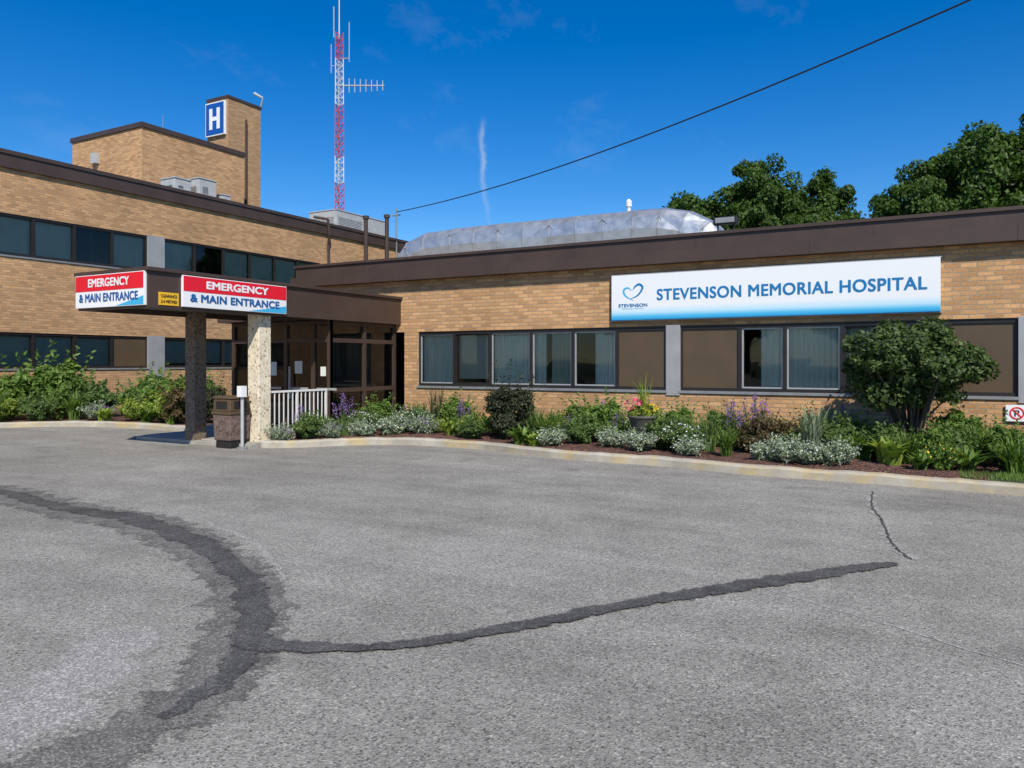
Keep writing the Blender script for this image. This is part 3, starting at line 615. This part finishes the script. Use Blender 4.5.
def shrub_mesh(name,mat,r=.5,h=1.0,leaf=.035,ncl=40,nl=90,fl=None,nf=0,fs=.03,sprigs=30):
    P,dn,cc=clumped(ncl,nl,(r*.85,r*.85,h*.40),(0,0,h*.48),r*.28,leaf,.4); P[:,2]=np.abs(P[:,2])
    parts=[(leaves(P,leaf,.5,.35,dn),mat)]
    d=sph(sprigs); d[:,2]=np.abs(d[:,2])+.25; sp_=[]
    for q in d:
        L_=rng.uniform(.9,1.35)
        for t in np.linspace(.6,L_,14): sp_.append(np.array([q[0]*r,q[1]*r,h*.45+q[2]*h*.5])*np.array([t,t,min(t,1.25)])+rng.normal(size=3)*leaf*.5)
    parts.append((leaves(np.array(sp_),leaf*.9,.45,.2),mat))
    if fl:
        d=sph(nf); d[:,2]=np.abs(d[:,2]); q=d*np.array([r,r,h*.55])*rng.uniform(.8,1.15,(nf,1))+np.array([0,0,h*.5]); parts.append((leaves(q,fs,.9,.8,d),fl))
    return leafmesh(name,parts)
def blade_mesh(name,mat,n=60,L=.6,w=.012,lean=.5,fl=None,nfl=0,flL=.8,base=.08,arch=.6):
    mb=MB()
    for i in range(n):
        a=random.uniform(0,6.283); l=L*random.uniform(.6,1.1); ln=lean*random.uniform(.15,1.1); b0=Vector((random.uniform(-base,base),random.uniform(-base,base),0)); d=Vector((math.cos(a),math.sin(a),0)); s=Vector((-d.y,d.x,0)); pr=None
        pts=[b0+d*(ln*l*t*t)+Vector((0,0,l*(t-arch*ln*t*t*t*.6))) for t in (0,.33,.66,1)]; ws=[w*.6,w,w*.8,w*.06]; k=len(mb.v)
        for p,q in zip(pts,ws): mb.v+= [tuple(p-s*q),tuple(p+s*q)]
        mi=mb.mi(mat)
        for j in range(3): mb.f.append((k+2*j,k+2*j+1,k+2*j+3,k+2*j+2)); mb.m.append(mi)
    parts=[]
    if fl:
        cs=[]
        for i in range(nfl):
            a=random.uniform(0,6.283); rr=random.uniform(0,.2); h=flL*random.uniform(.75,1.1); x,y=rr*math.cos(a),rr*math.sin(a)
            mb.tube((x*.4,y*.4,0),(x,y,h*.9),.005,.004,mat,4,False)
            for j in range(26): t=random.uniform(.6,1.0); cs.append((x+random.gauss(0,.014),y+random.gauss(0,.014),h*t))
        parts.append((leaves(np.array(cs),.014,.8,.1),fl))
    else: parts.append((leaves(np.array([[0,0,.03]]),.02,.5),mat))
    return leafmesh(name,parts,mb)
PM={
 'green_shrub':shrub_mesh('green_shrub','leaf_green',.4,.72,.04),
 'leafy_perennial':shrub_mesh('leafy_perennial','leaf_mid',.34,.5,.045,30,60,None,0,.03,50),
 'lime_shrub':shrub_mesh('lime_shrub','leaf_lime',.30,.42,.04,30,60),
 'dark_shrub':shrub_mesh('dark_shrub','leaf_dark',.46,1.05,.028,70,130,None,0,.03,60),
 'burgundy_shrub':shrub_mesh('burgundy_shrub','leaf_burg',.42,.60,.035,45,90),
 'dusty_miller':shrub_mesh('dusty_miller','leaf_silver',.34,.34,.028,30,55,'fl_white',110,.014,50),
 'white_flower_plant':shrub_mesh('white_flower_plant','leaf_mid',.32,.48,.03,34,55,'fl_white',150,.016,50),
 'ornamental_grass':blade_mesh('ornamental_grass','leaf_silver',150,.75,.007,.6),
 'daylily':blade_mesh('daylily','leaf_green',110,.58,.013,.8),
 'iris_leaves':blade_mesh('iris_leaves','leaf_mid',80,.62,.014,.45),
 'hosta':blade_mesh('hosta','leaf_lime',46,.36,.05,1.1),
 'hosta_green':blade_mesh('hosta_green','leaf_green',50,.38,.05,1.0),
 'purple_salvia':blade_mesh('purple_salvia','leaf_mid',80,.42,.014,.6,'fl_purple',12,.74),
 'catmint':shrub_mesh('catmint','leaf_silver',.32,.32,.026,30,50,'fl_purple',110,.014,60),
 'yellow_flower_plant':shrub_mesh('yellow_flower_plant','leaf_green',.28,.4,.03,26,60,'fl_yellow',35,.02),
 'tall_spike_plant':blade_mesh('tall_spike_plant','leaf_dark',40,.9,.012,.2,None),
}
NM={'hosta_green':'hosta'}
def plant(k,u,v,s=1,sz=None):
    put(NM.get(k,k),PM[k],u,v,bedz(u,v)-.01 if u>-1 else .1,s*random.uniform(.92,1.08),None,sz)
placed=[('catmint',.1,-3.95,.75),('purple_salvia',.12,-3.5,.8),('leafy_perennial',.45,-3.6,.9),('catmint',.75,-3.35,.8),('daylily',.2,-2.9,.9),('purple_salvia',.7,-2.9,1),('white_flower_plant',.6,-2.2,1),('green_shrub',.3,-1.3,.9),('dusty_miller',1.0,-2.7,.85),
('dusty_miller',1.3,-2.1,1.1),('white_flower_plant',1.35,-1.6,1.1),('tall_spike_plant',1.6,-1.0,1.15),('catmint',1.9,-1.95,1.0),('iris_leaves',1.6,-1.6,1),('green_shrub',2.1,-.9,.9),('hosta',2.6,-1.9,1.1),('lime_shrub',2.85,-1.6,.8),('purple_salvia',2.4,-1.2,1),('leafy_perennial',3.1,-2.0,.8),
('dark_shrub',3.72,-1.5,1.12),('hosta_green',4.3,-2.2,1),('iris_leaves',4.25,-1.5,1),('daylily',4.5,-1.6,1),('yellow_flower_plant',4.9,-1.5,1),('dusty_miller',5.0,-2.35,.85),('hosta',4.7,-2.4,.8),('green_shrub',5.65,-1.4,1.05),('green_shrub',5.3,-.9,.9),('leafy_perennial',5.5,-2.1,.9),
('hosta_green',5.95,-1.9,.9),('dusty_miller',6.15,-2.3,.85),('dusty_miller',6.65,-2.4,.95),('leafy_perennial',6.95,-1.9,1),('white_flower_plant',7.25,-2.1,1.05),('dusty_miller',7.5,-2.45,.85),('green_shrub',6.9,-1.1,.9),('iris_leaves',7.6,-1.6,1),('purple_salvia',7.9,-1.2,1.1),('burgundy_shrub',8.45,-1.6,1.0),('purple_salvia',8.25,-1.1,1.25),('burgundy_shrub',8.9,-1.2,.8),('daylily',8.0,-2.1,.9),
('ornamental_grass',9.25,-1.8,1.05),('dusty_miller',8.75,-2.6,.9),('dusty_miller',9.2,-2.75,1.0),('dusty_miller',9.65,-2.65,.85),('hosta_green',9.95,-2.0,1.2),('green_shrub',9.9,-1.1,.8),('leafy_perennial',9.6,-1.5,1.1),('hosta',10.35,-2.35,1.2),('daylily',10.6,-2.0,1.0),('green_shrub',10.9,-1.9,.75),('leafy_perennial',10.3,-1.7,1),
('yellow_flower_plant',11.0,-2.4,.9),('hosta_green',11.3,-2.2,1.1),('daylily',11.4,-1.5,1.1),('leafy_perennial',11.1,-1.6,1.1),('green_shrub',11.8,-1.6,.8),('daylily',11.85,-2.3,1),('lime_shrub',11.6,-1.0,.9),('hosta_green',10.75,-2.6,.8)]
for k,u,v,s in placed: plant(k,u,v,s)
kk=['daylily','green_shrub','hosta_green','leafy_perennial','leafy_perennial','purple_salvia','iris_leaves','white_flower_plant','lime_shrub']
for u in np.arange(.5,20,.36):
    plant(random.choice(kk),u+random.uniform(-.15,.15),-.55+random.uniform(-.15,.15),random.uniform(.75,1.05))
    if u>12 or u<9.5: plant(random.choice(kk),u+random.uniform(-.2,.2),-1.35+random.uniform(-.35,.3),random.uniform(.6,.9))
    if u>12: plant(random.choice(kk),u,-2.3+random.uniform(-.3,.3),.9)
def shl(k,u,v,s,sz=None): put(NM.get(k,k),PM[k],u,v,.1,s,None,sz)
for k,u,v,s in (('green_shrub',-9.6,-2.6,2.2),('green_shrub',-10.3,-3.4,1.8),('lime_shrub',-9.9,-3.6,1.6),('leafy_perennial',-8.9,-1.9,1.7),('daylily',-8.6,-2.7,1.4),('green_shrub',-7.7,-1.5,1.3),('catmint',-8.0,-2.4,1.2),('leafy_perennial',-7.0,-1.5,1.7),('lime_shrub',-6.9,-2.1,1.3),('green_shrub',-6.2,-1.6,1.6),('lime_shrub',-5.6,-2.0,1.8),('burgundy_shrub',-5.0,-2.1,1.5),('dark_shrub',-4.6,-1.7,.95),('hosta_green',-6.0,-2.45,1.2),('hosta',-7.3,-2.7,1.2),('daylily',-5.2,-2.4,1.1),('leafy_perennial',-8.8,-3.5,1.2),('daylily',-9.3,-4.3,1.3),('green_shrub',-10.6,-5,1.7),('leafy_perennial',-11.3,-1,1.8),('green_shrub',-11.2,1.5,1.6),('leafy_perennial',-9.5,.5,1.5),('green_shrub',-7.5,0.5,1.4),('green_shrub',-5.5,0.5,1.5),('dark_shrub',-4.4,.5,1.2)): shl(k,u,v,s)
mb=MB()
for i in range(5200):
    u=random.uniform(11.2,14.5); v=random.uniform(vk(u)+.16,vk(u)+.95); 
    if u<11.6 and random.random()<.6: continue
    h=random.uniform(.03,.08); a=random.uniform(0,6.28); dx,dy=math.cos(a)*.006,math.sin(a)*.006; z=bedz(u,v)-.01
    mb.face([(u-dx,v-dy,z),(u+dx,v+dy,z),(u+random.uniform(-.03,.03),v+random.uniform(-.03,.03),z+h)],'leaf_green')
mb.obj('lawn_grass')

U=empty('flower_urn'); ux_,uy_=6.48,-1.75
mb=MB(); mb.lathe(ux_,uy_,[(.17,.08),(.17,.13),(.08,.18),(.06,.32),(.12,.38),(.21,.5),(.24,.62),(.27,.64),(.27,.67),(.22,.66)],'urn',20); mb.obj('urn',U,True)
q=sph(500); q[:,2]=np.abs(q[:,2]); q=q*np.array([.25,.25,.18])+np.array([ux_,uy_,.68])
f1=sph(60)*np.array([.15,.15,.10])+np.array([ux_-.14,uy_-.1,.86]); f2=sph(50)*np.array([.12,.12,.07])+np.array([ux_+.18,uy_-.1,.80])
o=bpy.data.objects.new('flowers',leafmesh('urn_flowers',[(leaves(q,.035,.5),'leaf_lime'),(leaves(f1,.03,.9,.8),'fl_pink'),(leaves(f2,.028,.9,.8),'fl_yellow')])); COL.objects.link(o); o.parent=U
o=bpy.data.objects.new('spike_leaves',blade_mesh('urn_spike','leaf_lime',34,.75,.009,.4)); COL.objects.link(o); o.location=(ux_+.05,uy_,.68); o.parent=U

# ---------------------------------------------------------------- sky, sun, camera
el=math.radians(43); az=(.64,-.77); 
W=bpy.data.worlds.new('World'); S.world=W; W.use_nodes=True; nt=W.node_tree; bg=nt.nodes['Background']
sk=N(nt,'ShaderNodeTexSky',sky_type='NISHITA'); sk.sun_disc=False; sk.sun_elevation=el; sk.sun_rotation=math.atan2(az[0],az[1]); sk.air_density=1.0; sk.dust_density=.1; sk.ozone_density=4; sk.altitude=300
hs=N(nt,'ShaderNodeHueSaturation'); hs.inputs['Hue'].default_value=.508; hs.inputs['Saturation'].default_value=1.42; hs.inputs['Value'].default_value=1.25; nt.links.new(sk.outputs[0],hs.inputs['Color'])
g_=N(nt,'ShaderNodeTexCoord'); s=N(nt,'ShaderNodeSeparateXYZ'); nt.links.new(g_.outputs['Generated'],s.inputs[0])
def mth(op,a,b=None,c=None):
    n=N(nt,'ShaderNodeMath',operation=op)
    for i,x in enumerate((a,b,c)):
        if x is None: continue
        if hasattr(x,'is_output'): nt.links.new(x,n.inputs[i])
        else: n.inputs[i].default_value=x
    return n.outputs[0]
azi=mth('ARCTAN2',s.outputs[0],s.outputs[1]); nz=noise(nt,g_.outputs['Generated'],22,5,.7)
a0=math.atan2(-.521,.855)
dz=mth('SUBTRACT',s.outputs[2],.25)
dv=mth('SUBTRACT',mth('SUBTRACT',azi,a0),mth('MULTIPLY',dz,-.06)); dv=mth('SUBTRACT',dv,mth('MULTIPLY',mth('MULTIPLY',dz,dz),1.2)); dv=mth('SUBTRACT',dv,mth('MULTIPLY',mth('SUBTRACT',nz,.5),.02))
gs=mth('POWER',2.718,mth('MULTIPLY',mth('MULTIPLY',dv,dv),-1/(.0033**2)))
lo=N(nt,'ShaderNodeMapRange'); lo.interpolation_type='SMOOTHSTEP'; lo.inputs[1].default_value=.15; lo.inputs[2].default_value=.26; nt.links.new(s.outputs[2],lo.inputs[0])
hi=N(nt,'ShaderNodeMapRange'); hi.interpolation_type='SMOOTHSTEP'; hi.inputs[1].default_value=.31; hi.inputs[2].default_value=.285; nt.links.new(s.outputs[2],hi.inputs[0])
cm=mth('MULTIPLY',mth('MULTIPLY',gs,lo.outputs[0]),mth('MULTIPLY',hi.outputs[0],mth('MULTIPLY',nz,.6)))
mp=N(nt,'ShaderNodeMapping'); mp.inputs['Scale'].default_value=(5,1.2,7); mp.inputs['Rotation'].default_value=(.3,.5,.4); nt.links.new(g_.outputs['Generated'],mp.inputs[0])
ci=ramp(nt,noise(nt,mp.outputs[0],1.6,6,.65),[(.58,0.0),(.85,.10)])
cb=N(nt,'ShaderNodeSeparateColor'); nt.links.new(ci,cb.inputs[0])
tot=mth('MINIMUM',mth('ADD',cm,cb.outputs[0]),1)
skc=mixc(nt,tot,hs.outputs[0],(6.5,7,7.6)); nt.links.new(skc,bg.inputs[0]); bg.inputs[1].default_value=.105
sl=bpy.data.lights.new('sun','SUN'); sl.energy=5.0; sl.angle=math.radians(.53); sl.color=(1,.94,.83)
so=bpy.data.objects.new('sun',sl); COL.objects.link(so); d=Vector((az[0]*math.cos(el),az[1]*math.cos(el),math.sin(el))); so.rotation_euler=d.to_track_quat('Z','Y').to_euler(); so.location=(20,-20,30)
cam=bpy.data.cameras.new('camera'); co=bpy.data.objects.new('camera',cam); COL.objects.link(co)
co.location=(10.92,-14.41,1.6); co.rotation_euler=(math.radians(90),0,math.radians(29.1)); cam.sensor_width=36; cam.lens=26.72; cam.shift_y=-.0215; cam.clip_end=3000; cam.clip_start=.05
S.camera=co
